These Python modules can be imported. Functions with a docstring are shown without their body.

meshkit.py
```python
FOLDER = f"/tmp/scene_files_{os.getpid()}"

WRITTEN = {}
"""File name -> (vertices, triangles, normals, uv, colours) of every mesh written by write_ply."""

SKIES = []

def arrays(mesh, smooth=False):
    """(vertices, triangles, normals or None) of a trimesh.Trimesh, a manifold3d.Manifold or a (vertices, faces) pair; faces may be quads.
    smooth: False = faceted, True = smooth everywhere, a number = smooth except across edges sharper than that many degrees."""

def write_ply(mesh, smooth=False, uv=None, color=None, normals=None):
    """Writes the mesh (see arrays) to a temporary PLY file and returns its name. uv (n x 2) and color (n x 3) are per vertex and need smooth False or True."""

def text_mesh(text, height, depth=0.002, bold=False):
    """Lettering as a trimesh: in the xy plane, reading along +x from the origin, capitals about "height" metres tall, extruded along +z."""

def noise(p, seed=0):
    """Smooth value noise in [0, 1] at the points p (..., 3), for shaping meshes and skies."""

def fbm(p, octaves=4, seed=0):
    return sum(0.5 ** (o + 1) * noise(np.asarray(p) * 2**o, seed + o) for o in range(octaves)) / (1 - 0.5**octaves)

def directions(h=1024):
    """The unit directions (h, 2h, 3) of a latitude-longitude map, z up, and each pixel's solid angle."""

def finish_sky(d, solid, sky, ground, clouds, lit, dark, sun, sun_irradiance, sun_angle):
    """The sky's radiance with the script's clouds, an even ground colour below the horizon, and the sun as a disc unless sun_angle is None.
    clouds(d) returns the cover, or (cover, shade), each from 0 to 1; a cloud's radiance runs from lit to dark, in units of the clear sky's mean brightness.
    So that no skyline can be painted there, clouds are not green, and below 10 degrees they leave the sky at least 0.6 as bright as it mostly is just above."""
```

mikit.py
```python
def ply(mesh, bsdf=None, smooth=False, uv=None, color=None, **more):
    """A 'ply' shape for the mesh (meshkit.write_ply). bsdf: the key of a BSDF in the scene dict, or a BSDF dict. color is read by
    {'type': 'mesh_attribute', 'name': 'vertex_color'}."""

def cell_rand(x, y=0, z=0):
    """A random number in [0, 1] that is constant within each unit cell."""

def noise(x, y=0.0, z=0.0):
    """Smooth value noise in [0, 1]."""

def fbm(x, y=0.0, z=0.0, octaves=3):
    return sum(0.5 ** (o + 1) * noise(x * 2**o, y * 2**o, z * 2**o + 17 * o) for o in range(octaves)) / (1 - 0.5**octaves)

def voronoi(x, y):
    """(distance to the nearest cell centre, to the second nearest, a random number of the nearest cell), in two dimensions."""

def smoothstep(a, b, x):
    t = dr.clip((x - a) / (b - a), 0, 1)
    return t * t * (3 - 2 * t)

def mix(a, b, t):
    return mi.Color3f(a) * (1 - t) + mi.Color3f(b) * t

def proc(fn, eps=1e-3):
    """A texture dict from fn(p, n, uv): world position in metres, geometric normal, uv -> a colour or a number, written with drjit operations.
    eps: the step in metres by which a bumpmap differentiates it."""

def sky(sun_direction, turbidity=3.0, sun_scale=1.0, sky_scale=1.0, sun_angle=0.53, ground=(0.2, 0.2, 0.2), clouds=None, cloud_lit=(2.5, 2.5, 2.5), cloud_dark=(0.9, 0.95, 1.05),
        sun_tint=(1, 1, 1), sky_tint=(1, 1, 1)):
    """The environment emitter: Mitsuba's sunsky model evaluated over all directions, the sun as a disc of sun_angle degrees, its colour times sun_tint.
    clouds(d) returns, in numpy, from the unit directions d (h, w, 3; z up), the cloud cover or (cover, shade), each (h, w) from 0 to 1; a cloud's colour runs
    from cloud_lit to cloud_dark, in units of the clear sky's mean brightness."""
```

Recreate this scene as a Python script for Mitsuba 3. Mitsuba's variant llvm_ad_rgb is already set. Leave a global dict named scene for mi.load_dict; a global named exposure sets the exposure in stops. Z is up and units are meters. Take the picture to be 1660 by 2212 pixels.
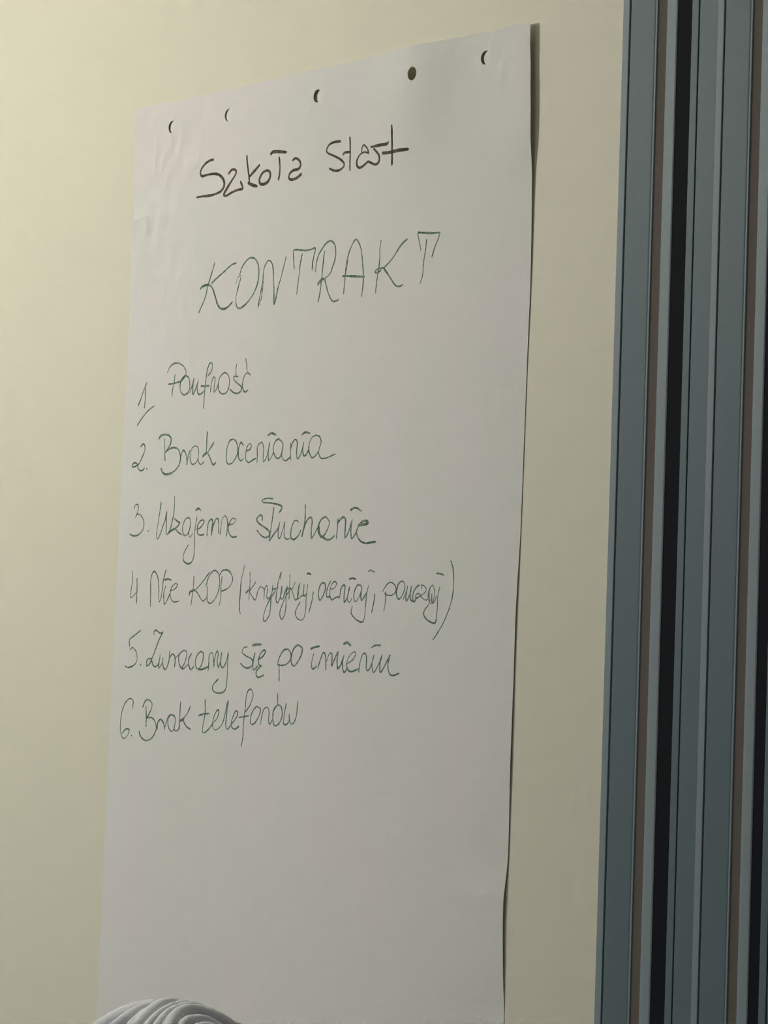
import math, random
import numpy as np, trimesh, manifold3d, shapely
import mitsuba as mi, mikit
import drjit as dr
from shapely.geometry import LineString, Polygon
from scipy.interpolate import PchipInterpolator as pchip
from meshkit import fbm, noise
random.seed(7)
rng = np.random.default_rng(7)
T = mi.ScalarTransform4f
scene, labels = {'type': 'scene'}, {}

# ---------------------------------------------------------------- camera
EYE = 1.5                                   # metres above the floor
FOCAL, YAW, PITCH, ROLL = 7600.0, math.radians(52), math.atan(494 / 7600), 0.0333
eye = np.array([0, -2.0, EYE])
fwd = np.array([-math.sin(YAW) * math.cos(PITCH), math.cos(YAW) * math.cos(PITCH), math.sin(PITCH)])
right = np.array([math.cos(YAW), math.sin(YAW), 0])
up = np.cross(right, fwd) * math.cos(ROLL) - right * math.sin(ROLL)
scene['camera'] = {'type': 'perspective', 'fov': math.degrees(2 * math.atan(830 / FOCAL)), 'fov_axis': 'x', 'near_clip': 0.05, 'far_clip': 50.0,
                   'to_world': T().look_at(origin=eye.tolist(), target=(eye + fwd).tolist(), up=up.tolist())}
# ---------------------------------------------------------------- light (the lamp and the added fill panels, out of frame)
KEY = (76.0, 72.5, 63.0)                   # radiance of the warm opal ceiling lamp
FILL = (1.25, 1.38, 1.56)                     # radiance of the cool panels added for ambient fill
KEY_AT = (-3.40, -1.25, 2.38)
exposure = 0.0

# ---------------------------------------------------------------- materials
def twosided(b): return {'type': 'twosided', 'bsdf': b}
def paint(rgb, rough=.6, spec=.3, **more):
    return twosided({'type': 'principled', 'base_color': {'type': 'rgb', 'value': list(rgb)}, 'roughness': rough, 'specular': spec, **more})
def wall_relief(p, n, uv): return mikit.fbm(p.x * 260, p.z * 260, p.y * 260, 2) * .6 + mikit.noise(p.x * 75, p.z * 75) * .5
def wall_colour(p, n, uv): return mikit.mix((.735, .705, .565), (.715, .690, .555), mikit.fbm(p.x * 9, p.z * 9, 0.0, 3))
def sheet_relief(p, n, uv): return mikit.fbm(p.x * 420, p.z * 420, 0.0, 2) + .8 * mikit.fbm(p.x * 110, p.z * 90, 3.0, 2)
def sheet_colour(p, n, uv): return mikit.mix((.77, .74, .715), (.745, .745, .70), mikit.smoothstep(.35, .65, mikit.fbm(p.x * 16, p.z * 9, 1.0, 2)))
def ink_tone(a, b):
    return lambda p, n, uv: mikit.mix(a, b, mikit.smoothstep(.25, .8, mikit.fbm(p.x * 420, p.z * 300, 0.0, 2)))
green_ink, grey_ink = ink_tone((.085, .145, .105), (.24, .30, .24)), ink_tone((.075, .062, .045), (.15, .13, .10))
scene['wall_paint'] = twosided({'type': 'bumpmap', 'arbitrary': mikit.proc(wall_relief, 5e-4), 'scale': .0004,
    'bsdf': {'type': 'principled', 'base_color': mikit.proc(wall_colour), 'roughness': .6, 'specular': .3}})
scene['sheet_paper'] = twosided({'type': 'bumpmap', 'arbitrary': mikit.proc(sheet_relief, 4e-4), 'scale': .00028,
    'bsdf': {'type': 'diffuse', 'reflectance': mikit.proc(sheet_colour)}})
scene['green_marker'] = twosided({'type': 'diffuse', 'reflectance': mikit.proc(green_ink)})
scene['grey_marker'] = twosided({'type': 'diffuse', 'reflectance': mikit.proc(grey_ink)})
scene['frame_grey'] = paint((.122, .170, .186), .55, .3)
scene['frame_bead'] = paint((.235, .285, .305), .55, .3)
scene['frame_slot'] = paint((.02, .022, .024), .7, .2)
scene['strip_brown'] = paint((.14, .126, .108), .9, .1)
scene['black_rubber'] = paint((.0115, .013, .016), .8, .1)
scene['floor_vinyl'] = paint((.16, .155, .15), .5)
scene['side_paint'] = paint((.34, .335, .33), .7)
scene['ceiling_white'] = paint((.75, .74, .70), .8)
scene['lamp_metal'] = paint((.5, .5, .5), .35, metallic=.6)
def hair_relief(p, n, uv): return mikit.fbm(p.x * 700, p.y * 700, p.z * 420, 2)
scene['grey_hair'] = twosided({'type': 'bumpmap', 'arbitrary': mikit.proc(hair_relief, 3e-4), 'scale': .0004,
    'bsdf': {'type': 'principled', 'base_color': {'type': 'rgb', 'value': [.69, .70, .715]}, 'roughness': .75, 'specular': .2, 'sheen': .25}})
scene['hair_crease_shade'] = paint((.16, .165, .175), .9, .1)  # dark grey paints the shade of the creases between the locks
scene['skin'] = paint((.55, .36, .27), .55)
scene['sweater'] = paint((.16, .17, .20), .9, .1)
scene['trousers'] = paint((.05, .055, .07), .9, .1)
scene['chair_plastic'] = paint((.05, .05, .055), .5)

# ---------------------------------------------------------------- helpers
def put(key, mesh, m, label=None, cat=None, kind=None, smooth=False, group=None, **more):
    scene[key] = mikit.ply(mesh, m, smooth=smooth, **more)
    e = {k: v for k, v in (('label', label), ('category', cat), ('kind', kind), ('group', group)) if v}
    if e: labels[key] = e
def name_thing(key, label, cat=None, kind=None, group=None):
    labels[key] = {k: v for k, v in (('label', label), ('category', cat), ('kind', kind), ('group', group)) if v}
def box(x0, x1, y0, y1, z0, z1):
    b = trimesh.creation.box((x1 - x0, y1 - y0, z1 - z0)); b.apply_translation(((x0 + x1) / 2, (y0 + y1) / 2, (z0 + z1) / 2)); return b
def column(pts, z0, z1):
    "A vertical extrusion of the plan outline pts (x, y) between two heights."
    m = trimesh.creation.extrude_polygon(Polygon(pts), z1 - z0, engine='earcut'); m.apply_translation((0, 0, z0)); return m
def spline(p, step):
    "A Catmull-Rom curve through the points, sampled about every step."
    p = np.asarray(p, float)
    if len(p) < 3:
        n = max(2, int(np.linalg.norm(p[-1] - p[0]) / step) + 1)
        return p[0] + (p[-1] - p[0]) * np.linspace(0, 1, n)[:, None]
    q = np.vstack([2 * p[0] - p[1], p, 2 * p[-1] - p[-2]]); out = []
    for i in range(1, len(q) - 2):
        n = max(1, int(np.ceil(np.linalg.norm(q[i + 1] - q[i]) / step)))
        t = (np.arange(n) / n)[:, None]
        a, b, c, d = q[i - 1], q[i], q[i + 1], q[i + 2]
        out.append(.5 * (2 * b + (c - a) * t + (2 * a - 5 * b + 4 * c - d) * t ** 2 + (3 * b - a - 3 * c + d) * t ** 3))
    return np.vstack(out + [p[-1:]])
def tube(path, radii, sides=14):
    path, radii = np.asarray(path), np.asarray(radii)
    tan = np.gradient(path, axis=0); tan /= np.linalg.norm(tan, axis=1, keepdims=True)
    ref = np.array([.3, .2, .93]); rows = []
    for p, t, r in zip(path, tan, radii):
        a = np.cross(t, ref); a /= np.linalg.norm(a); b = np.cross(t, a); ref = -np.cross(t, a) if False else ref
        k = np.linspace(0, 2 * np.pi, sides, endpoint=False)[:, None]
        rows.append(p + r * (np.cos(k) * a + np.sin(k) * b))
    v = np.vstack(rows + [path[:1], path[-1:]]); n, f = len(path), []
    for i in range(n - 1):
        for j in range(sides):
            a, b = i * sides + j, i * sides + (j + 1) % sides
            f += [(a, b, b + sides), (a, b + sides, a + sides)]
    for j in range(sides):
        f += [(n * sides, (j + 1) % sides, j), (n * sides + 1, (n - 1) * sides + j, (n - 1) * sides + (j + 1) % sides)]
    m = trimesh.Trimesh(v, f, process=False); m.fix_normals(); return m

# ---------------------------------------------------------------- the room
X0, X1, Y1, TOP = -6.2, 1.6, -5.2, 3.25
FRAME_X = -2.2470                           # where the cream wall ends and the aluminium profiles begin
FRAME_END = -1.0
put('wall_back', trimesh.util.concatenate([box(X0, FRAME_X, 0, .12, 0, TOP), box(FRAME_END, X1, 0, .12, 0, TOP), box(FRAME_X, FRAME_END, .05, .12, 0, TOP)]), 'wall_paint',
    'cream painted plaster wall behind the hanging paper sheet', kind='structure')
put('wall_left', box(X0 - .12, X0, Y1, .12, 0, TOP), 'side_paint', 'grey side wall left of the picture', kind='structure')
put('wall_right', box(X1, X1 + .12, Y1, .12, 0, TOP), 'side_paint', 'grey side wall right of the picture', kind='structure')
put('wall_front', box(X0, X1, Y1 - .12, Y1, 0, TOP), 'side_paint', 'grey wall behind the viewer', kind='structure')
put('floor', box(X0 - .12, X1 + .12, Y1 - .12, .12, -.1, 0), 'floor_vinyl', 'grey floor of the room', kind='structure')
put('ceiling', box(X0 - .12, X1 + .12, Y1 - .12, .12, TOP, TOP + .1), 'ceiling_white', 'white ceiling of the room', kind='structure')

# vertical aluminium profiles: plan outlines in millimetres from FRAME_X, y out of the wall is negative
def mm(pts, dx=0): return [(FRAME_X + (x + dx) / 1000, y / 1000) for x, y in pts]
def rounded(x0, x1, proud, back=0, r=1.6):
    return [(x0, back), (x0, -proud + r), (x0 + .3 * r, -proud + .3 * r), (x0 + r, -proud), (x1 - r, -proud), (x1 - .3 * r, -proud + .3 * r), (x1, -proud + r), (x1, back)]
def profile(key, parts, dx, label):
    count = {}
    for name, pts, m in parts:
        n = count.get(name, 0); count[name] = n + 1
        put(f'{key}__{name}' + (f'_{n:03d}' if n else ''), column(mm(pts, dx), 0.0, TOP), m, smooth=30)
    name_thing(key, label, kind='structure')
tail = [('face_plate', [(9.9, 12), (9.9, 0), (10.2, -.3), (39.2, -.3), (40.6, .3), (41.9, .9), (41.9, 12)], 'frame_grey'),
        ('lip', rounded(42.0, 44.4, .9, 12, .7), 'frame_bead'),
        ('brown_strip', [(44.4, 12), (44.4, .3), (46, .7), (53, .8), (56.0, .5), (56.0, 12)], 'strip_brown'),  # brownish recessed strip beside the lip
        ('flange', [(55.0, 12), (55.0, .6), (57, .2), (60, -.4), (67.6, -.4), (68.6, .2), (68.6, 12)], 'frame_bead'),
        ('gasket', rounded(68.6, 87.0, -.8, 14, .3), 'black_rubber')]
slot = ('slot', rounded(8.4, 10.1, -1.2, 12, .3), 'frame_slot')
profile('trim_1', [('bead', rounded(0, 8.5, .9, 12, 1.0), 'frame_bead'), slot] + tail, 0,
        'grey aluminium profile against the cream wall, the leftmost of the vertical profiles')
def wide(): return [('bead', rounded(87, 95.4, .6, 12, .6), 'frame_grey'), ('slot', rounded(95.3, 96.6, -.8, 12, .2), 'frame_slot'),
                    ('narrow_plate', rounded(96.5, 118.8, .3, 12, .6), 'frame_grey'), ('raised_bead', rounded(118.8, 126.8, .9, 12, .9), 'frame_bead'),
                    ('slot', rounded(126.7, 128.3, -1.0, 12, .3), 'frame_slot')] + \
    [(n, [(x + (x - 9.9) * (-.035) + 118.2, y) for x, y in p] if n != 'gasket' else rounded(181, 197.6, -.8, 14, .3), m) for n, p, m in tail]
for k in range(4):
    profile(f'trim_{k + 2}', wide(), k * 110.6, ['wider grey aluminium profile with a raised bead, between the two black strips',
            'grey aluminium profile cut by the right edge of the picture', 'fourth grey aluminium profile, beyond the right edge', 'fifth grey aluminium profile, beyond the right edge'][k])
end_x = 197.6 + 3 * 110.6
put('trim_6', column(mm(rounded(end_x, (FRAME_END - FRAME_X) * 1000, 1, 14, 1)), 0, TOP), 'frame_grey', 'broad grey aluminium panel to the right of the profiles', kind='structure')

# pendant lamp and added fill panels
def lathe(profile_rz, at, n=40):
    m = trimesh.creation.revolve(np.array(profile_rz), sections=n); m.apply_translation(at); return m
a = np.linspace(-np.pi / 2, math.radians(62), 24)
globe = [(0.0, -.12)] + [(.12 * math.cos(t), .12 * math.sin(t)) for t in a[1:]] + [(0, .12 * math.sin(a[-1]))]
put('pendant_lamp__globe', lathe(globe, KEY_AT), 'ceiling_white', smooth=40, emitter={'type': 'area', 'radiance': {'type': 'rgb', 'value': list(KEY)}})
put('pendant_lamp__rod', lathe([(0, .1), (.05, .1), (.05, .14), (.012, .15), (.012, TOP - KEY_AT[2] - .02), (.06, TOP - KEY_AT[2] - .015), (.06, TOP - KEY_AT[2]), (0, TOP - KEY_AT[2])], KEY_AT), 'lamp_metal', smooth=40)
name_thing('pendant_lamp', 'lit opal globe lamp under the ceiling, left of the picture', 'lamp')
for k, (x, y) in enumerate([(-4.9, -2.3), (-2.2, -3.7)]):  # unseen panels, added to lift the ambient light
    key = 'added_fill_panel' + (f'_{k:03d}' if k else '')
    fr = trimesh.util.concatenate([box(x - .62, x + .62, y - .32, y - .3, TOP - .04, TOP), box(x - .62, x + .62, y + .3, y + .32, TOP - .04, TOP),
                                   box(x - .62, x - .6, y - .3, y + .3, TOP - .04, TOP), box(x + .6, x + .62, y - .3, y + .3, TOP - .04, TOP)])
    put(key + '__frame', fr, 'lamp_metal')
    put(key + '__diffuser', box(x - .6, x + .6, y - .3, y + .3, TOP - .03, TOP - .01), 'ceiling_white', emitter={'type': 'area', 'radiance': {'type': 'rgb', 'value': [8 * c for c in FILL]}})
    name_thing(key, ['added flat fill light panel nearer the paper sheet', 'added flat fill light panel above the viewer'][k], 'lamp', group='added fill light panels')

# ---------------------------------------------------------------- the flipchart sheet
# --- the sheet: u runs along its top edge, s down from it, metres ---
SHEET_W, SHEET_H, TILT = 0.632, 0.98, 0.0035
SX, SZ = -2.9922, EYE + 0.6400
HOLES = [(0.0655, 0.0267), (0.1626, 0.0259), (0.3118, 0.0267), (0.4661, 0.0266), (0.5635, 0.0241)]
LEFT_LIFT = pchip([0, .09, .2164, .3712, .4244, .6147, .7922, .98], [4.5, 2.6, 1.0, 2.5, 3.6, 5.0, 6.0, 7.5])
RIGHT_LIFT = pchip([0, .0146, .0966, .1406, .2231, .3123, .4532, .5438, .6455, .7322, .7874, .84, .8813, .98],
                   [5.6, 5.9, 5.6, 2.5, 1.2, .95, .7, 1.4, 1.3, .9, 2.8, 2.0, .6, .6])
EDGE_TRIM = pchip([0, .0146, .0966, .1406, .2231, .3123, .4532, .5438, .6455, .7322, .7874, .84, .8813, .98],
                  [.0042, .0036, -.0002, -.0006, -.0015, 0, .0013, .0034, .0034, .0032, .0057, .004, .0023, .001])
def bump2(u, s, cu, cs, ru, rs):
    return np.exp(-((u - cu) / ru) ** 2 - ((s - cs) / rs) ** 2)
def lift(u, s):
    "Distance of the sheet from the wall in metres."
    u, s = np.asarray(u, float), np.asarray(s, float)
    fall = .035 + .07 * np.clip(s / .5, 0, 1)
    w = 1.6 + (LEFT_LIFT(s) - 1.6) * np.exp(-(u / fall) ** 2) + (RIGHT_LIFT(s) - 1.6) * np.exp(-((SHEET_W - u) / .05) ** 2)
    w = w + 9 * bump2(u, s, .465, .02, .055, .075) + 1.2 * bump2(u, s, .30, .03, .05, .06) + 1.2 * bump2(u, s, .56, .02, .03, .05)
    p = np.stack([u * 9, s * 6, u * 0], -1)
    w = w + 1.5 * (fbm(p, 3, seed=4) - .4)
    crumple = 2.8 * bump2(u, s, .05, .12, .08, .15) + 1.5 * bump2(u, s, .6, .0, .06, .09) + .3 * bump2(u, s, .3, .0, .5, .06) + .12
    q = np.stack([u * 38 + 5 * s, s * 24, u * 0 + .5], -1)
    ridge = 1 - np.abs(2 * fbm(q, 2, seed=9) - 1)
    w = w + 1.1 * crumple * (ridge - .6) + .5 * bump2(u, s, .6, .775, .04, .006)
    return np.maximum(w, .6) / 1000
def sheet_point(u, s, off=0.0):
    "A point of the sheet (or off metres in front of it) in the room."
    u, s = np.asarray(u, float), np.asarray(s, float)
    return np.stack([SX + u - TILT * s, -(lift(u, s) + off), SZ - s + TILT * u], -1)

def sheet_mesh():
    du = .00125
    u = np.arange(0, round(SHEET_W / du) + 1) * du
    s = np.concatenate([np.arange(0, 64) * du, np.arange(64 * du, SHEET_H + .0001, .0025)])
    U, S = np.meshgrid(u, s)
    nu, ns, half = len(u), len(s), 5
    keep = np.ones((ns - 1, nu - 1), bool)
    for hu, hs in HOLES:
        ci, cj = int(round(hu / du)), int(round(hs / du))
        keep[cj - half:cj + half, ci - half:ci + half] = False
        jj, ii = np.mgrid[cj - 2 * half:cj + 2 * half + 1, ci - 2 * half:ci + 2 * half + 1]
        ok = jj >= 0
        da, db = (ii - ci).astype(float), (jj - cj).astype(float)
        m, ln = np.maximum(abs(da), abs(db)), np.hypot(da, db) + 1e-9
        blend = np.clip((2 * half - m) / half, 0, 1)
        k = 1 + (1.0 * m / ln - 1) * blend
        U[jj[ok], ii[ok]] = (ci + da * k)[ok] * du
        S[jj[ok], ii[ok]] = (cj + db * k)[ok] * du
    U -= EDGE_TRIM(S) * np.exp(-((SHEET_W - U) / .025) ** 2)
    # a slightly wavering torn top edge
    S[0] += .0006 * (noise(np.stack([u * 160, u * 0, u * 0], -1), 3) - .5)
    P = sheet_point(U, S).reshape(-1, 3)
    j, i = np.nonzero(keep)
    a = j * nu + i
    f = np.vstack([np.stack([a, a + nu, a + nu + 1], 1), np.stack([a, a + nu + 1, a + 1], 1)])
    m = trimesh.Trimesh(P, f, process=False); m.remove_unreferenced_vertices(); return m
put('flipchart_sheet', sheet_mesh(), 'sheet_paper', 'large off-white flipchart sheet with punched top holes and handwritten list, hung on the cream wall', 'paper sheet', smooth=True)

# the punched discs still hang in four of the holes, pushed aside so that a crescent gapes at their left
for k, (h, shift) in enumerate([(HOLES[0], .0013), (HOLES[1], .0014), (HOLES[2], .0036), (HOLES[4], .0028)]):
    a = np.linspace(0, 2 * np.pi, 28, endpoint=False)
    rr = np.array([0, .35, .7, 1]) * .0063
    du_, ds_ = np.concatenate([[0]] + [q * np.cos(a) for q in rr[1:]]), np.concatenate([[0]] + [q * np.sin(a) for q in rr[1:]])
    f = [(0, 1 + (j + 1) % 28, 1 + j) for j in range(28)]
    for q in range(2):
        for j in range(28):
            i0, i1 = 1 + 28 * q + j, 1 + 28 * q + (j + 1) % 28
            f += [(i0, i1, i1 + 28), (i0, i1 + 28, i0 + 28)]
    m = trimesh.Trimesh(sheet_point(h[0] + shift + du_, h[1] + ds_ * .97, -.0003 - .0005 * (1 - du_ / .0063)), f, process=False)
    put('flipchart_sheet__punched_disc' + (f'_{k:03d}' if k else ''), m, 'sheet_paper', smooth=True)

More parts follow.
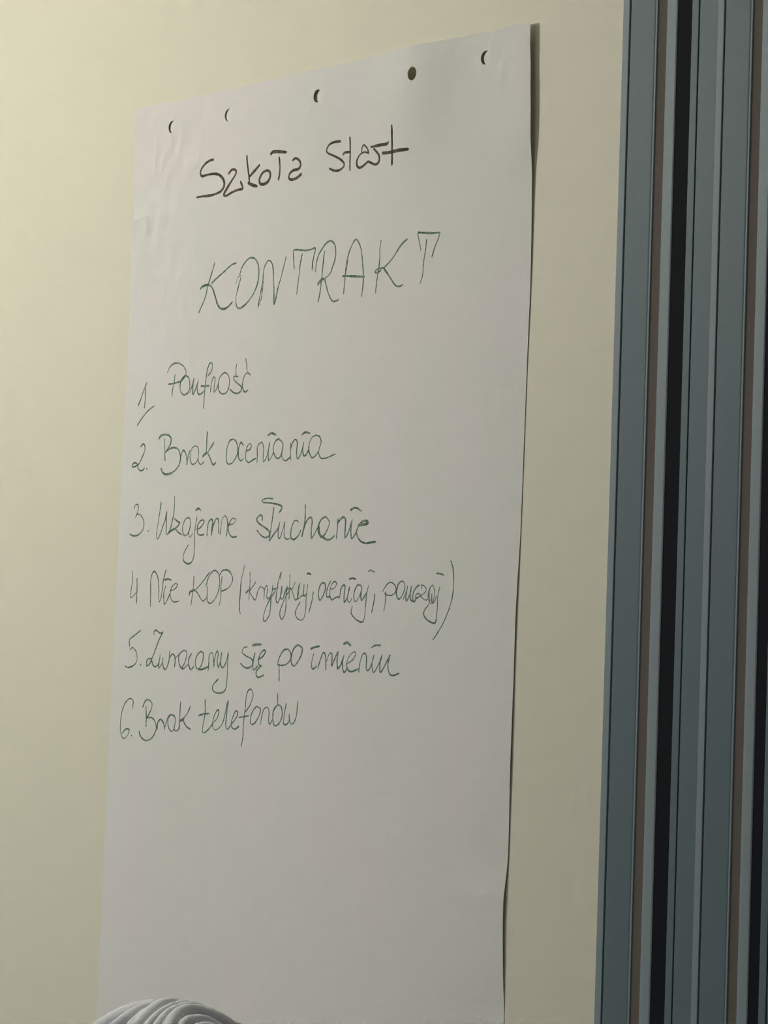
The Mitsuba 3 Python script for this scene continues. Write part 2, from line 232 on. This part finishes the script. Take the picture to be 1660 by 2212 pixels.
# handwriting: pen width (0.1 mm) and the points (u, s) of each stroke in 0.1 mm on the sheet
WRITING = {
'title': [
[33,1399,684,1350,683,1272,705,1201,753,1183,798,1218,829,1321,825,1441,830,1525,855,1590,906,1607,962,1563,1012,1470,1034,1348,1040,1227,1035,1140,1034],
[33,1679,853,1723,823,1776,825,1805,851,1781,888,1717,943,1642,1013,1605,1056,1646,1072,1737,1050,1842,1034,1919,1031,1911,999,1883,957],
[33,1973,715,1984,778,2009,874,2025,938,2029,1000],
[33,2187,828,2118,871,2031,923],
[33,2015,983,2076,1009,2160,1033],
[33,2301,895,2250,908,2201,957,2203,1003,2257,1024,2335,1010,2377,961,2361,909,2301,891],
[38,2377,738,2409,723,2501,730,2633,751],
[33,2517,793,2532,871,2532,947,2516,1003],
[33,2746,842,2790,828,2848,854,2875,895,2845,937,2757,942,2695,973,2690,1011,2735,1031,2811,1024,2885,994],
[26,3493,747,3403,742,3327,757,3285,794,3287,826,3340,853,3418,882,3506,922,3561,966,3548,1000,3482,1022,3405,1016,3331,987],
[33,3641,729,3649,812,3653,895,3652,976,3655,1038],
[33,3542,879,3570,862,3647,865],
[28,3832,886,3840,847,3859,826,3889,835,3929,875,3944,911,3920,903,3871,894,3813,908,3776,938,3758,977,3769,1013,3804,1034,3856,1026,3904,1005,3942,992,3991,1010,4050,1031,4098,1022,4118,990,4108,948,4057,902,4027,881],
[33,3982,858,4057,858,4157,859,4239,861,4265,850],
[33,4327,701,4329,781,4328,867,4325,963,4319,1060],
[40,4172,939,4277,946,4357,944,4455,945,4576,950],
],
'heading': [
[20,1495,1730,1458,1808,1422,1883,1388,1951,1362,2043,1314,2125,1254,2202],
[24,1860,1763,1782,1775,1653,1833,1523,1892,1452,1929],
[26,1263,1970,1302,1948,1374,1938,1440,1955,1484,1998,1523,2064,1568,2145,1624,2193,1691,2202,1756,2184,1819,2146],
[20,1927,1881,1968,1807,2044,1748,2122,1733,2189,1758,2238,1824,2250,1909,2236,1992,2184,2080,2097,2157,2008,2204,1942,2218,1895,2195,1877,2132,1886,2070,1914,1996,1949,1914],
[14,1867,1976,1895,1909,1947,1894],
[20,2259,2232,2268,2179,2294,2089,2319,1984,2326,1893,2342,1841,2384,1795,2421,1790,2461,1821,2485,1892,2497,1984,2511,2092,2521,2223,2548,2164,2578,2052,2611,1986,2648,1883,2684,1776],
[16,2265,2225,2310,2137,2330,1985],
[20,2825,1902,2814,1845,2797,1737,2831,1721,2932,1734,3008,1745,3082,1741,3151,1736,3131,1813,3116,1872,3111,1943],
[20,2941,1777,2916,1869,2905,1974,2892,2063,2880,2153],
[20,3167,1964,3175,1890,3205,1809,3262,1748,3327,1700,3395,1690,3452,1725,3477,1793,3468,1875,3438,1938,3401,2001,3336,2037,3289,2050],
[32,3216,2089,3229,2073,3269,2048,3316,2044],
[20,3316,2044,3340,2095,3379,2181,3431,2252,3479,2276,3546,2265],
[20,3298,1781,3285,1892,3273,2007,3260,2122,3245,2203,3227,2256],
[20,3623,2210,3631,2137,3638,2047,3653,1949,3674,1853,3716,1774,3767,1718,3807,1721,3857,1788,3889,1889,3908,1997,3920,2096,3913,2193,3904,2262],
[25,3599,2043,3712,2053,3819,2066,3939,2079],
[28,3642,1998,3653,1949,3663,1897],
[20,4172,1756,4157,1840,4161,1922,4152,2002,4137,2082,4122,2162,4113,2247],
[20,4185,2017,4133,2025,4095,2046,4122,2060,4174,2045,4192,2022,4231,2021],
[20,4561,1785,4486,1822,4411,1888,4338,1954,4237,2014],
[20,4225,2025,4293,2088,4362,2158,4416,2203,4469,2216,4520,2204],
[20,4772,1906,4750,1839,4720,1757,4726,1733],
[26,4726,1738,4841,1752,4943,1764,5044,1768],
[20,5044,1768,5028,1818,4975,1901,4941,1981],
[20,4851,1817,4842,1912,4817,2030,4810,2141,4776,2214],
],
'list1': [
[19,243,3076,287,3010,334,2917,380,2857,355,2911,362,2999,356,3106],
[19,245,3280,302,3227,381,3167,460,3124,529,3100],
[19,741,2772,771,2727,840,2692,922,2690,1006,2719,1067,2774,1069,2814,1025,2858,958,2881,859,2891,769,2893],
[19,876,2805,866,2887,842,2949,836,3011],
[19,1056,2821,1117,2848,1140,2904,1137,2967,1100,3008,1040,3016,991,2982,974,2918,998,2864,1056,2821],
[19,1140,3006,1176,2946,1211,2862,1196,2947,1202,3022,1246,2974,1286,2882,1271,2952,1290,3015,1332,3030,1384,3006],
[19,1395,3170,1402,3077,1408,2960,1422,2868,1436,2791,1471,2731,1512,2733,1522,2773,1499,2818,1448,2854],
[25,1339,2948,1474,2954],
[19,1505,3017,1513,2943,1542,2875,1576,2885,1567,2955,1565,3020,1604,2996,1640,2936],
[19,1733,2837,1788,2860,1826,2917,1817,2986,1780,3038,1706,3048,1651,3014,1634,2951,1662,2875,1733,2837],
[19,1970,2895,1904,2887,1899,2914,1954,2956,2022,2991,2031,3030,1980,3058,1907,3049,1838,3010],
[19,1936,2774,1926,2831,1936,2878],
[19,2173,2890,2133,2868,2082,2887,2053,2947,2050,3008,2092,3053,2143,3037],
[19,2085,2726,2109,2789,2117,2867],
],
'list2': [
[19,327,3503,355,3480,392,3492,397,3547,356,3613,313,3673,256,3698,190,3708],
[25,183,3701,193,3678,228,3662,278,3678],
[19,278,3678,300,3727,344,3751,384,3741,406,3725],
[32,448,3733,450,3735],
[19,737,3448,748,3516,754,3598,765,3666],
[25,642,3436,670,3411,740,3401,812,3411],
[19,812,3411,855,3447,847,3501,809,3546,753,3591],
[19,753,3587,810,3560,890,3540,972,3554,1015,3603,1031,3657,1012,3717,951,3768,872,3799],
[28,872,3799,792,3805,733,3786,702,3744],
[19,1035,3638,1055,3591,1077,3576,1115,3608,1142,3656,1148,3723,1159,3657,1189,3584],
[19,1285,3539,1229,3560,1203,3612,1201,3672,1226,3717,1273,3722,1323,3691,1342,3625,1332,3565,1285,3539],
[19,1342,3625,1340,3692,1377,3730,1417,3722,1439,3706],
[19,1477,3412,1474,3485,1476,3565,1474,3631],
[36,1418,3652,1446,3633,1491,3622],
[19,1598,3524,1550,3569,1497,3619],
[19,1509,3633,1547,3681,1579,3729,1608,3744,1641,3725],
[19,1914,3506,1969,3526,2002,3579,2011,3627,1991,3681,1936,3733,1884,3751,1836,3736,1816,3673,1826,3591,1863,3524,1914,3506],
[19,2095,3573,2058,3544,2026,3594,2018,3655,2033,3703,2070,3726,2109,3707],
[19,2151,3634,2208,3623,2235,3590,2204,3565,2160,3600,2147,3661,2150,3716,2199,3749,2261,3728,2318,3713],
[19,2337,3751,2338,3677,2333,3602,2377,3570,2411,3565,2437,3614,2435,3675,2439,3749,2478,3724,2513,3658,2531,3574,2518,3645,2524,3740,2568,3715,2600,3676],
[27,2504,3498,2554,3482,2628,3498],
[19,2676,3541,2627,3562,2596,3615,2606,3676,2661,3729,2716,3715,2746,3649,2747,3588,2676,3541],
[19,2745,3642,2738,3709,2792,3759,2852,3741,2878,3722],
[19,2886,3756,2876,3682,2876,3595],
[19,2874,3648,2908,3583,2951,3562,2981,3593,2974,3666,2985,3747,3028,3723,3064,3664,3082,3598,3069,3664,3095,3726,3138,3708,3163,3669],
[27,3049,3520,3103,3500,3170,3513],
[19,3266,3537,3206,3558,3171,3616,3170,3683,3217,3748,3272,3734,3319,3696],
[19,3266,3537,3327,3551,3358,3605,3333,3664,3325,3710,3361,3758,3427,3764,3502,3751,3582,3732],
],
'list3': [
[19,261,4137,277,4101,321,4091,337,4125,328,4169,294,4220,330,4191,389,4208,439,4261,444,4327,413,4371,346,4406,270,4411,204,4391],
[32,526,4368,528,4370],
[19,731,4084,718,4160,700,4247,682,4342,676,4422,697,4452,737,4409,780,4323,818,4251,832,4182,832,4259,838,4332,843,4405,886,4399,918,4334,943,4255,961,4154,958,4037],
[23,975,4259,1033,4290,1065,4302,1018,4344,957,4364,885,4391,946,4371,994,4362,1046,4396,1110,4423],
[19,1217,4253,1162,4269,1123,4326,1121,4391,1160,4435,1214,4408,1247,4344,1243,4279,1217,4253],
[19,1247,4344,1226,4408,1248,4452,1289,4417],
[19,1359,4254,1339,4325,1326,4411,1333,4505,1334,4606,1309,4685,1244,4716,1174,4696,1145,4652,1166,4595,1229,4524],
[23,1336,4184,1372,4168,1417,4187],
[19,1380,4377,1440,4350,1480,4301,1448,4285,1394,4312,1367,4369,1383,4420,1434,4436,1489,4430],
[19,1539,4446,1541,4382,1561,4311,1610,4283,1630,4313,1621,4370,1613,4441,1638,4356,1683,4286,1720,4287,1736,4352,1735,4423],
[19,1766,4438,1774,4360,1793,4282,1841,4259,1873,4292,1884,4364,1871,4456],
[19,1895,4350,1980,4338,2021,4304,1976,4285,1929,4308,1896,4364,1912,4428,1964,4469,2043,4468],
[20,2457,4324,2455,4281,2414,4272,2370,4306,2399,4346,2494,4388,2575,4430,2578,4477,2506,4490,2432,4457,2377,4416],
[20,2641,4205,2626,4298,2606,4407,2581,4524],
[20,2623,4119,2531,4111,2452,4124,2467,4148,2560,4156,2678,4171,2763,4194,2765,4225,2734,4251],
[20,2587,4524,2655,4463,2717,4410,2746,4349,2724,4418,2729,4489,2756,4501,2797,4428,2824,4352,2822,4421,2826,4491,2867,4516,2918,4510],
[20,3045,4359,3005,4338,2961,4364,2933,4425,2930,4494,2977,4523,3046,4490,3088,4437],
[20,3143,4196,3149,4285,3142,4385,3110,4492,3132,4423,3178,4347,3233,4318,3261,4350,3253,4427,3258,4515,3301,4482,3348,4422],
[20,3468,4318,3400,4347,3360,4407,3370,4469,3411,4512,3466,4487,3518,4419,3527,4366,3468,4318],
[26,3366,4399,3390,4485,3442,4513,3494,4537,3557,4535,3618,4506],
[20,3651,4530,3658,4439,3665,4348],
[20,3661,4386,3733,4335,3778,4351,3783,4428,3783,4526,3830,4482,3863,4415,3885,4366,3871,4438,3883,4537,3931,4508,3959,4471],
[26,3855,4271,3904,4253,3953,4255,4017,4284],
[30,3987,4419,4060,4413,4121,4404,4113,4381,4046,4383,3987,4419],
[22,3987,4419,3959,4471,3975,4524,4032,4571,4106,4588,4179,4583,4252,4577],
],
'list4': [
[19,276,4772,289,4856,275,4940,265,5024,295,5032,376,4976],
[19,367,4846,375,4965,375,5041,373,5094],
[19,619,5128,618,5029,611,4931,611,4847,646,4783,692,4795,736,4857,757,4956,766,5081,797,5055,817,4972,829,4874,866,4769],
[19,873,4935,845,5002,860,5108,903,5079,950,5012],
[23,854,4868,905,4860,958,4872],
[19,960,4982,1036,4960,1078,4920,1032,4911,977,4944,955,4997,972,5057,1026,5092,1109,5085],
[19,1347,4842,1348,4928,1335,5025,1317,5129],
[27,1284,5024,1295,4994,1371,4977],
[19,1612,4806,1553,4857,1481,4915,1396,4970],
[19,1371,4977,1424,5011,1479,5064,1525,5091,1574,5058],
[19,1585,4951,1584,5021,1595,5088,1640,5115,1708,5082,1766,5009,1786,4928,1774,4846,1733,4801,1681,4793,1620,4829,1581,4887,1560,4946],
[19,1780,4839,1827,4796,1890,4790,1955,4813,2003,4873,1982,4932,1915,4975,1822,4999],
[19,1825,4855,1812,4936,1816,5003,1815,5069,1794,5139],
[19,2198,4752,2177,4818,2151,4898,2144,4986,2138,5081,2137,5169,2153,5221],
[17,2290,4823,2294,4875,2297,4929,2293,4994,2290,5091],
[24,2239,5018,2275,4999,2311,4994],
[17,2392,4917,2353,4952,2302,4994],
[17,2298,5016,2342,5060,2390,5093,2410,5061,2429,5007,2463,4967,2495,4970,2532,4998,2533,5084],
[17,2529,5009,2553,4966,2575,4956,2583,5010,2577,5063,2614,5083,2640,5053,2664,5011,2665,4957],
[17,2665,4957,2660,5016,2647,5096,2643,5177,2625,5246,2574,5294,2537,5289,2543,5229,2583,5149,2633,5086,2684,5038,2718,5001],
[17,2792,4831,2769,4884,2750,4937,2737,5017,2727,5087,2752,5125,2786,5093],
[17,2801,4836,2783,4895],
[17,2676,4992,2761,4978],
[17,2786,5093,2813,5024,2814,4965],
[17,2814,4965,2804,5024,2803,5083,2839,5083,2871,5025,2903,4972],
[17,2896,4993,2887,5073,2892,5153,2875,5238,2838,5283,2805,5259,2797,5211,2833,5142,2882,5068,2933,5015],
[17,2936,4858,2940,4925,2940,4994,2937,5090],
[22,2855,5046,2887,4998,2940,4989,2976,5000],
[17,3025,4931,3001,4974,2967,5000],
[17,2976,5005,3006,5059,3039,5102,3069,5086],
[17,3096,4943,3077,4996,3072,5049,3070,5092],
[17,3096,4943,3088,5018,3078,5087,3130,5066,3165,5056],
[17,3168,4961,3163,5019,3174,5067,3204,5051],
[17,3225,4956,3216,5025,3208,5104,3208,5189,3187,5268,3144,5294,3081,5278,3043,5230,3058,5187,3112,5124],
[20,3211,4855,3237,4850,3269,4862],
[17,3318,5032,3304,5106,3281,5164,3258,5222],
[17,3474,4942,3430,4959,3403,5008,3399,5057,3421,5107,3453,5090,3487,5045,3506,4996,3496,4956,3474,4942],
[17,3584,4933,3549,4975,3526,5024,3529,5073,3556,5082,3577,5065],
[17,3588,5007,3639,4999,3673,4968,3665,4941,3628,4940,3593,4976,3574,5024,3581,5074,3616,5108,3666,5088,3724,5080],
[17,3729,5096,3737,5045,3752,4996,3791,4970,3810,4988,3802,5041,3798,5095,3808,5133,3842,5095,3864,5042,3879,4994,3864,5042,3854,5113,3888,5134,3922,5096],
[20,3871,4917,3918,4911,3966,4918],
[17,4002,4974,3968,5009,3949,5057,3952,5106,3975,5130,4017,5102,4050,5054,4065,5006,4045,4979,4002,4974],
[17,4060,5046,4056,5090,4072,5119,4109,5082,4136,5051],
[17,4168,4983,4153,5029,4138,5078,4138,5144,4130,5232,4119,5293,4089,5322,4030,5310,3963,5278,3916,5238,3918,5216,3930,5172],
[20,4157,4851,4192,4842,4250,4860],
[17,4266,5066,4259,5128,4244,5180,4229,5231],
[17,4383,5041,4414,5003,4462,4968,4511,4961,4558,4985,4581,5022,4570,5052,4526,5077,4477,5079,4426,5068,4409,5055],
[17,4429,5050,4429,5112,4423,5173,4410,5217],
[17,4664,4951,4620,4971,4597,5012,4587,5063,4602,5099,4628,5117,4664,5095,4699,5049,4713,4998,4694,4960,4664,4951],
[17,4695,5116,4725,5070,4747,5024,4750,4996,4741,5055,4731,5106,4745,5134,4776,5096,4802,5046,4807,5000,4795,5066,4802,5122,4845,5143],
[17,4922,4992,4882,5012,4847,5047,4833,5092,4840,5128,4861,5144,4876,5118],
[17,4961,5028,4955,4993,5001,5006,5031,5034,5004,5064,4941,5094,4884,5111,4882,5083,4914,5068,4948,5089,4982,5115,5023,5131,5052,5126],
[17,5121,4995,5082,5020,5060,5060,5059,5111,5082,5152,5106,5162,5137,5132,5150,5082,5143,5031,5121,4995],
[22,5079,5030,5070,5081,5089,5142],
[17,5110,5076,5118,5157,5154,5143,5183,5093],
[17,5223,5015,5206,5063,5197,5123,5197,5194,5193,5264,5184,5320,5165,5342,5099,5329,5041,5303,5002,5262,5012,5222,5074,5169],
[22,5172,4890,5212,4894,5273,4907],
[17,5369,4783,5401,4845,5414,4925,5419,5016,5408,5106,5381,5186,5345,5256,5287,5346,5218,5426,5149,5491],
],
'list5': [
[19,469,5373,369,5422,282,5467,294,5535],
[19,303,5566,344,5545,408,5584,431,5641,423,5690,360,5732,275,5747,225,5732],
[32,498,5718,499,5720],
[19,709,5417,700,5385,735,5372,779,5389,816,5404,857,5393,824,5432,781,5494,744,5564,696,5648],
[19,691,5655,619,5662,598,5697,607,5732,659,5704,680,5669,708,5718,757,5739,803,5711,823,5655,826,5620],
[19,827,5634,814,5697,812,5749,863,5711,877,5655,875,5711,914,5766,958,5732,983,5662,989,5585],
[19,993,5648,1032,5613,1075,5634,1085,5690,1076,5738],
[19,1094,5648,1162,5607,1225,5576,1274,5593,1271,5648,1240,5710,1195,5752],
[19,1225,5576,1162,5607,1142,5662,1164,5724,1208,5759,1254,5745,1317,5710],
[19,1358,5610,1319,5655,1318,5717,1357,5766,1402,5738],
[19,1516,5587,1459,5621,1428,5683,1444,5738,1493,5765,1574,5758,1643,5738],
[19,1516,5587,1559,5607,1557,5669,1526,5731,1492,5758],
[19,1651,5769,1658,5697,1660,5628,1693,5597,1724,5628,1743,5738,1750,5669,1786,5584,1811,5615,1797,5669,1813,5744],
[19,1819,5744,1850,5690,1868,5601,1855,5669,1865,5731,1901,5744,1944,5697,1979,5602],
[19,1979,5602,1974,5704,1974,5805,1969,5907,1944,5969,1859,5996,1764,5983,1732,5943,1759,5902,1826,5860],
[19,2294,5545,2234,5555,2210,5596,2273,5632,2361,5658,2389,5689,2374,5730,2297,5750,2226,5730,2189,5704],
[19,2419,5607,2397,5679,2393,5750,2420,5766,2470,5730],
[27,2380,5530,2440,5523,2517,5523],
[19,2475,5668,2550,5638,2590,5592,2564,5577,2514,5607,2483,5668,2495,5719,2530,5730,2472,5760,2448,5801,2476,5837,2527,5832,2578,5816],
[19,2793,5699,2831,5628,2887,5578,2955,5573,3000,5618,2994,5669,2930,5714,2846,5724,2786,5714],
[19,2811,5709,2824,5790,2825,5871],
[19,3103,5528,3038,5568,3009,5639,3013,5699,3057,5729,3113,5689,3167,5619,3172,5558,3103,5528],
[19,3358,5614,3330,5699,3350,5759,3415,5729],
[25,3313,5567,3370,5551,3445,5544],
[19,3433,5749,3462,5679,3500,5610,3533,5610,3553,5669,3559,5764],
[19,3555,5699,3592,5630,3631,5605,3650,5640,3647,5729,3685,5670,3738,5600,3727,5680,3739,5759],
[19,3739,5759,3786,5719,3830,5635,3810,5709,3839,5788,3894,5749],
[25,3824,5521,3880,5512,3927,5537],
[19,3884,5709,3970,5670,4015,5611,3974,5601,3904,5650,3876,5719,3912,5774,3976,5778,4048,5759],
[19,4065,5783,4077,5709,4113,5626,4160,5616,4179,5670,4175,5739,4201,5773,4246,5729,4288,5631],
[19,4288,5631,4261,5709,4289,5788,4349,5729,4407,5631],
[25,4245,5558,4307,5538,4378,5538],
[19,4407,5631,4380,5719,4392,5787,4452,5729,4526,5632,4499,5719,4527,5797,4584,5816,4670,5797],
],
'list6': [
[19,394,6156,398,6081,336,6062,269,6099,215,6181,195,6297,203,6401,259,6464,327,6434,352,6376,291,6371,234,6412],
[32,396,6433,399,6435],
[19,625,6136,637,6245,640,6337],
[19,570,6143,605,6085,662,6071,723,6107,709,6175,647,6245],
[19,647,6251,734,6250,796,6300,811,6369,749,6450,655,6480,565,6447,525,6390],
[19,831,6368,835,6300,881,6265,932,6298,956,6361],
[19,964,6332,1005,6240,1052,6212,1007,6263,1023,6343,1084,6381,1127,6318,1122,6239,1052,6212],
[19,1126,6296,1121,6364,1179,6369,1205,6329],
[19,1206,6091,1204,6193,1203,6306,1203,6357],
[27,1201,6278,1275,6256],
[19,1373,6134,1311,6214,1219,6272],
[19,1257,6266,1319,6327,1388,6354],
[19,1619,6065,1627,6188,1605,6289,1592,6368,1631,6384,1705,6344,1759,6298],
[21,1523,6217,1599,6202,1694,6196],
[19,1758,6287,1832,6242,1856,6174,1827,6163,1774,6231,1760,6310,1801,6354,1876,6330,1938,6263,2002,6073,1990,6184,1979,6307,2009,6345,2064,6305],
[19,2064,6305,2154,6227,2170,6177,2132,6171,2080,6250,2074,6316,2132,6343,2196,6315],
[19,2301,6170,2373,6103,2415,6014,2383,5959,2337,5965,2303,6026,2291,6159,2270,6291,2269,6424,2245,6502],
[23,2192,6229,2351,6211],
[19,2477,6118,2414,6168,2381,6246,2402,6290,2459,6278,2520,6211,2544,6145,2477,6118],
[19,2553,6288,2567,6211,2600,6145,2654,6128,2685,6176,2681,6253,2701,6286,2745,6241],
[19,2819,6099,2758,6154,2750,6241,2785,6301,2858,6273,2898,6196,2875,6120,2819,6099],
[19,2812,5995,2818,6088],
[19,2955,6087,2934,6174,2922,6272,2968,6288,3012,6249,3008,6189,3031,6271,3086,6270,3126,6193,3136,6074],
],
}
def ink_mesh(strokes):
    shapes = []
    for row in strokes:
        w, pts = row[0] * .8 / 1e4 / 2, np.array(row[1:], float).reshape(-1, 2) / 1e4
        p = spline(pts, .0011)
        n = np.stack([p[:, 0] * 90, p[:, 1] * 90, p[:, 0] * 0 + len(shapes)], -1)
        h = w * (.72 + .6 * noise(n, 5))
        h[:1] *= .8; h[-1:] *= .7
        shapes += [LineString(p[i:i + 2]).buffer((h[i] + h[i + 1]) / 2, quad_segs=3) for i in range(len(p) - 1)]
    area = shapely.union_all(shapes).simplify(.00006)
    vs, fs, n = [], [], 0
    for g in getattr(area, 'geoms', [area]):
        v, f = trimesh.creation.triangulate_polygon(g, engine='earcut')
        vs.append(v); fs.append(f + n); n += len(v)
    v = np.vstack(vs)
    m = trimesh.Trimesh(v, np.vstack(fs), process=False)
    m = trimesh.Trimesh(*trimesh.remesh.subdivide_to_size(m.vertices if m.vertices.shape[1] == 3 else np.c_[m.vertices, np.zeros(len(m.vertices))], m.faces, .006, max_iter=8), process=False)
    p = sheet_point(m.vertices[:, 0], m.vertices[:, 1], .0003)
    m = trimesh.Trimesh(p, m.faces, process=False)
    if m.face_normals[:, 1].mean() > 0: m.invert()
    return m
def words(strokes, gap=60):
    "The strokes gathered into words: a clear gap along the line begins the next."
    out, end = [], None
    for row in sorted(strokes, key=lambda r: min(r[1::2])):
        lo, hi = min(row[1::2]), max(row[1::2])
        if end is None or lo > end + gap: out.append([]); end = hi
        out[-1].append(row); end = max(end, hi)
    return out
WORDS_SAID = {'title': ('title_word', 'grey_marker', 'large handwritten title word in dark grey marker'), 'heading': ('heading_letter', 'green_marker', 'tall handwritten heading letters in green marker'),
              'list': ('list_word', 'green_marker', 'small handwriting of the list in green marker')}
for line, strokes in WRITING.items():
    name, m, said = WORDS_SAID[line.rstrip('123456')]
    for w in words(strokes):
        key, k = 'flipchart_sheet__' + name, 0
        while key + (f'_{k:03d}' if k else '') in scene: k += 1
        put(key + (f'_{k:03d}' if k else ''), ink_mesh(w), m, said)

# ---------------------------------------------------------------- the person whose grey hair shows at the bottom edge
HEAD = np.array([-2.4543, -0.2968, EYE - 0.3198])
LOCKS = [
[5.9,-500,-765,28,-440,-582,551,-413,-531,620,-376,-465,692,-299,-334,797,-226,-217,859,-144,-90,899,-63,28,912],
[10.8,-478,-729,29,-422,-556,522,-385,-487,613,-335,-398,700,-271,-293,775,-189,-163,836,-115,-53,863,-42,54,869],
[6.3,102,-892,95,-7,-682,592,-3,-592,682,4,-495,755,-16,-352,831,-61,-183,882,-96,-18,898],
[5.4,342,-830,117,198,-639,609,193,-543,698,147,-425,785,101,-306,846,36,-179,886],
[7.7,436,-790,125,288,-616,605,259,-518,703,219,-404,786,157,-274,854,41,-84,906,-24,85,906,27,157,897,75,222,880,119,283,857],
[5.0,562,-738,136,402,-583,614,373,-499,701,326,-394,786,271,-268,856,211,-117,906,155,35,924,128,168,913],
[5.4,639,-670,141,464,-529,618,432,-441,704,376,-337,788,310,-211,858,249,-58,901,186,114,911,160,262,885,261,308,845],
[4.5,715,-585,146,525,-460,622,464,-381,717,391,-279,802,322,-163,863,270,-44,894,241,61,901],
[7.2,768,-501,148,567,-391,624,493,-324,718,418,-236,795,349,-146,848,294,-31,881,268,86,885,291,199,859,330,303,814,358,401,758,337,559,661,751,468,282],
[5.4,830,-407,151,620,-317,626,545,-248,720,485,-174,782,445,-78,820,441,38,825,473,116,800,525,181,754,598,275,666,834,307,296],
[4.5,50,193,914,100,260,893,150,327,863,221,418,806,278,488,747,330,551,679,378,606,603,608,660,262],
[4.5,238,121,900,277,209,872,314,299,832,321,397,788,353,477,727,406,544,648,740,505,280],
[6.3,879,-268,151,666,-209,616,587,-137,710,536,-40,760,536,74,758,584,155,708,661,189,628,843,257,299],
]
def body_of(bones, edge=.012):
    def ball(c, r): return manifold3d.Manifold.sphere(r, 28).translate([float(v) for v in c])
    m = manifold3d.Manifold()
    for a, ra, b, rb in bones: m += manifold3d.Manifold.batch_hull([ball(a, ra), ball(b, rb)])
    m = m.refine_to_length(edge).to_mesh()
    t = trimesh.Trimesh(m.vert_properties[:, :3], m.tri_verts); trimesh.smoothing.filter_taubin(t, iterations=16); return t
H = lambda x, y, z: HEAD + np.array([-x, y, z])        # x forward of the head (towards the far end of the wall)
body = [(H(0, 0, .0), .077, H(.015, 0, -.04), .07), (H(.0, 0, 0), .077, H(-.004, 0, -.03), .074), (H(.05, 0, -.09), .04, H(0, 0, -.04), .07),
        (H(.085, 0, -.035), .008, H(.1, 0, -.05), .011), (H(-.005, 0, -.08), .052, H(-.02, 0, -.2), .06)]
for q in (-1, 1):
    body += [(H(0, q * .085, -.015), .014, H(-.005, q * .085, -.045), .01)]
put('person__body', body_of(body, .008), 'skin', smooth=True)
coat = [(H(-.02, -.1, -.27), .09, H(-.02, .1, -.27), .09), (H(-.02, -.08, -.3), .11, H(-.02, -.07, -.62), .12), (H(-.02, .08, -.3), .11, H(-.02, .07, -.62), .12), (H(-.02, 0, -.18), .066, H(-.02, 0, -.3), .1)]
legs = []
for q in (-1, 1):
    coat += [(H(-.02, q * .17, -.27), .06, H(.03, q * .19, -.5), .048), (H(.03, q * .19, -.5), .046, H(.24, q * .13, -.55), .036)]
    legs += [(H(0, q * .09, -.65), .085, H(.4, q * .1, -.63), .065), (H(.4, q * .1, -.63), .062, H(.38, q * .1, -1.1), .04), (H(.38, q * .1, -1.13), .042, H(.52, q * .1, -1.14), .036)]
put('person__sweater', body_of(coat, .014), 'sweater', smooth=True)
put('person__trousers', body_of(legs, .014), 'trousers', smooth=True)
for q in (-1, 1):
    hand = [(H(.24, q * .13, -.55), .03, H(.31, q * .12, -.56), .026)]
    for f in range(4): hand += [(H(.31, q * .12 + (f - 1.5) * .016, -.555), .009, H(.385 - .008 * abs(f - 1.4), q * .12 + (f - 1.5) * .018, -.57), .0075)]
    hand += [(H(.27, q * .105, -.55), .011, H(.33, q * .085 - q * .01, -.557), .009)]
    put('person__hand' + ('_001' if q > 0 else ''), body_of(hand, .005), 'skin', smooth=True)
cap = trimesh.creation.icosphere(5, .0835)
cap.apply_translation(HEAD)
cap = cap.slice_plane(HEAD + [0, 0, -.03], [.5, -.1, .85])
put('person__hair', cap, 'hair_crease_shade', 'hair cap painted dark as the shade in the creases between the pale locks', smooth=True)
for k, row in enumerate(LOCKS):
    r, p = row[0] / 1000, np.array(row[1:], float).reshape(-1, 3) / 1e4
    p = spline(p, .002)
    t = np.linspace(0, 1, len(p))
    rad = .9 * r * np.minimum(1, .25 + 2.6 * np.sqrt(np.clip(1 - t, 0, 1)) * .9) * (.94 + .14 * fbm(np.stack([t * 7, t * 0 + k, t * 0], -1), 2, seed=3))
    m = tube(HEAD + p, rad, 24)
    q = m.vertices
    m.vertices = q + m.vertex_normals * (.0012 * (fbm(q * 300, 3, seed=11) - .5))[:, None]
    put('person__hair__lock' + (f'_{k:03d}' if k else ''), m, 'grey_hair', smooth=True)
name_thing('person', 'person below the paper sheet, only the pale grey swept hair in view', 'person')

# the stool under the person, below the frame
cx, cy = HEAD[0] + .02, HEAD[1]
seat_z = HEAD[2] - .74
put('stool__seat', lathe([(0, seat_z - .03), (.15, seat_z - .03), (.165, seat_z - .02), (.165, seat_z - .008), (.155, seat_z), (0, seat_z)], (cx, cy, 0)), 'chair_plastic', smooth=40)
for n in range(4):
    c, s = math.cos(math.pi / 4 + n * math.pi / 2), math.sin(math.pi / 4 + n * math.pi / 2)
    put('stool__leg' + (f'_{n:03d}' if n else ''), tube([(cx + .16 * c, cy + .16 * s, 0), (cx + .13 * c, cy + .13 * s, seat_z / 2), (cx + .1 * c, cy + .1 * s, seat_z - .025)], [.011] * 3, 12), 'lamp_metal', smooth=40)
name_thing('stool', 'dark round stool under the seated person, below the picture', 'stool')
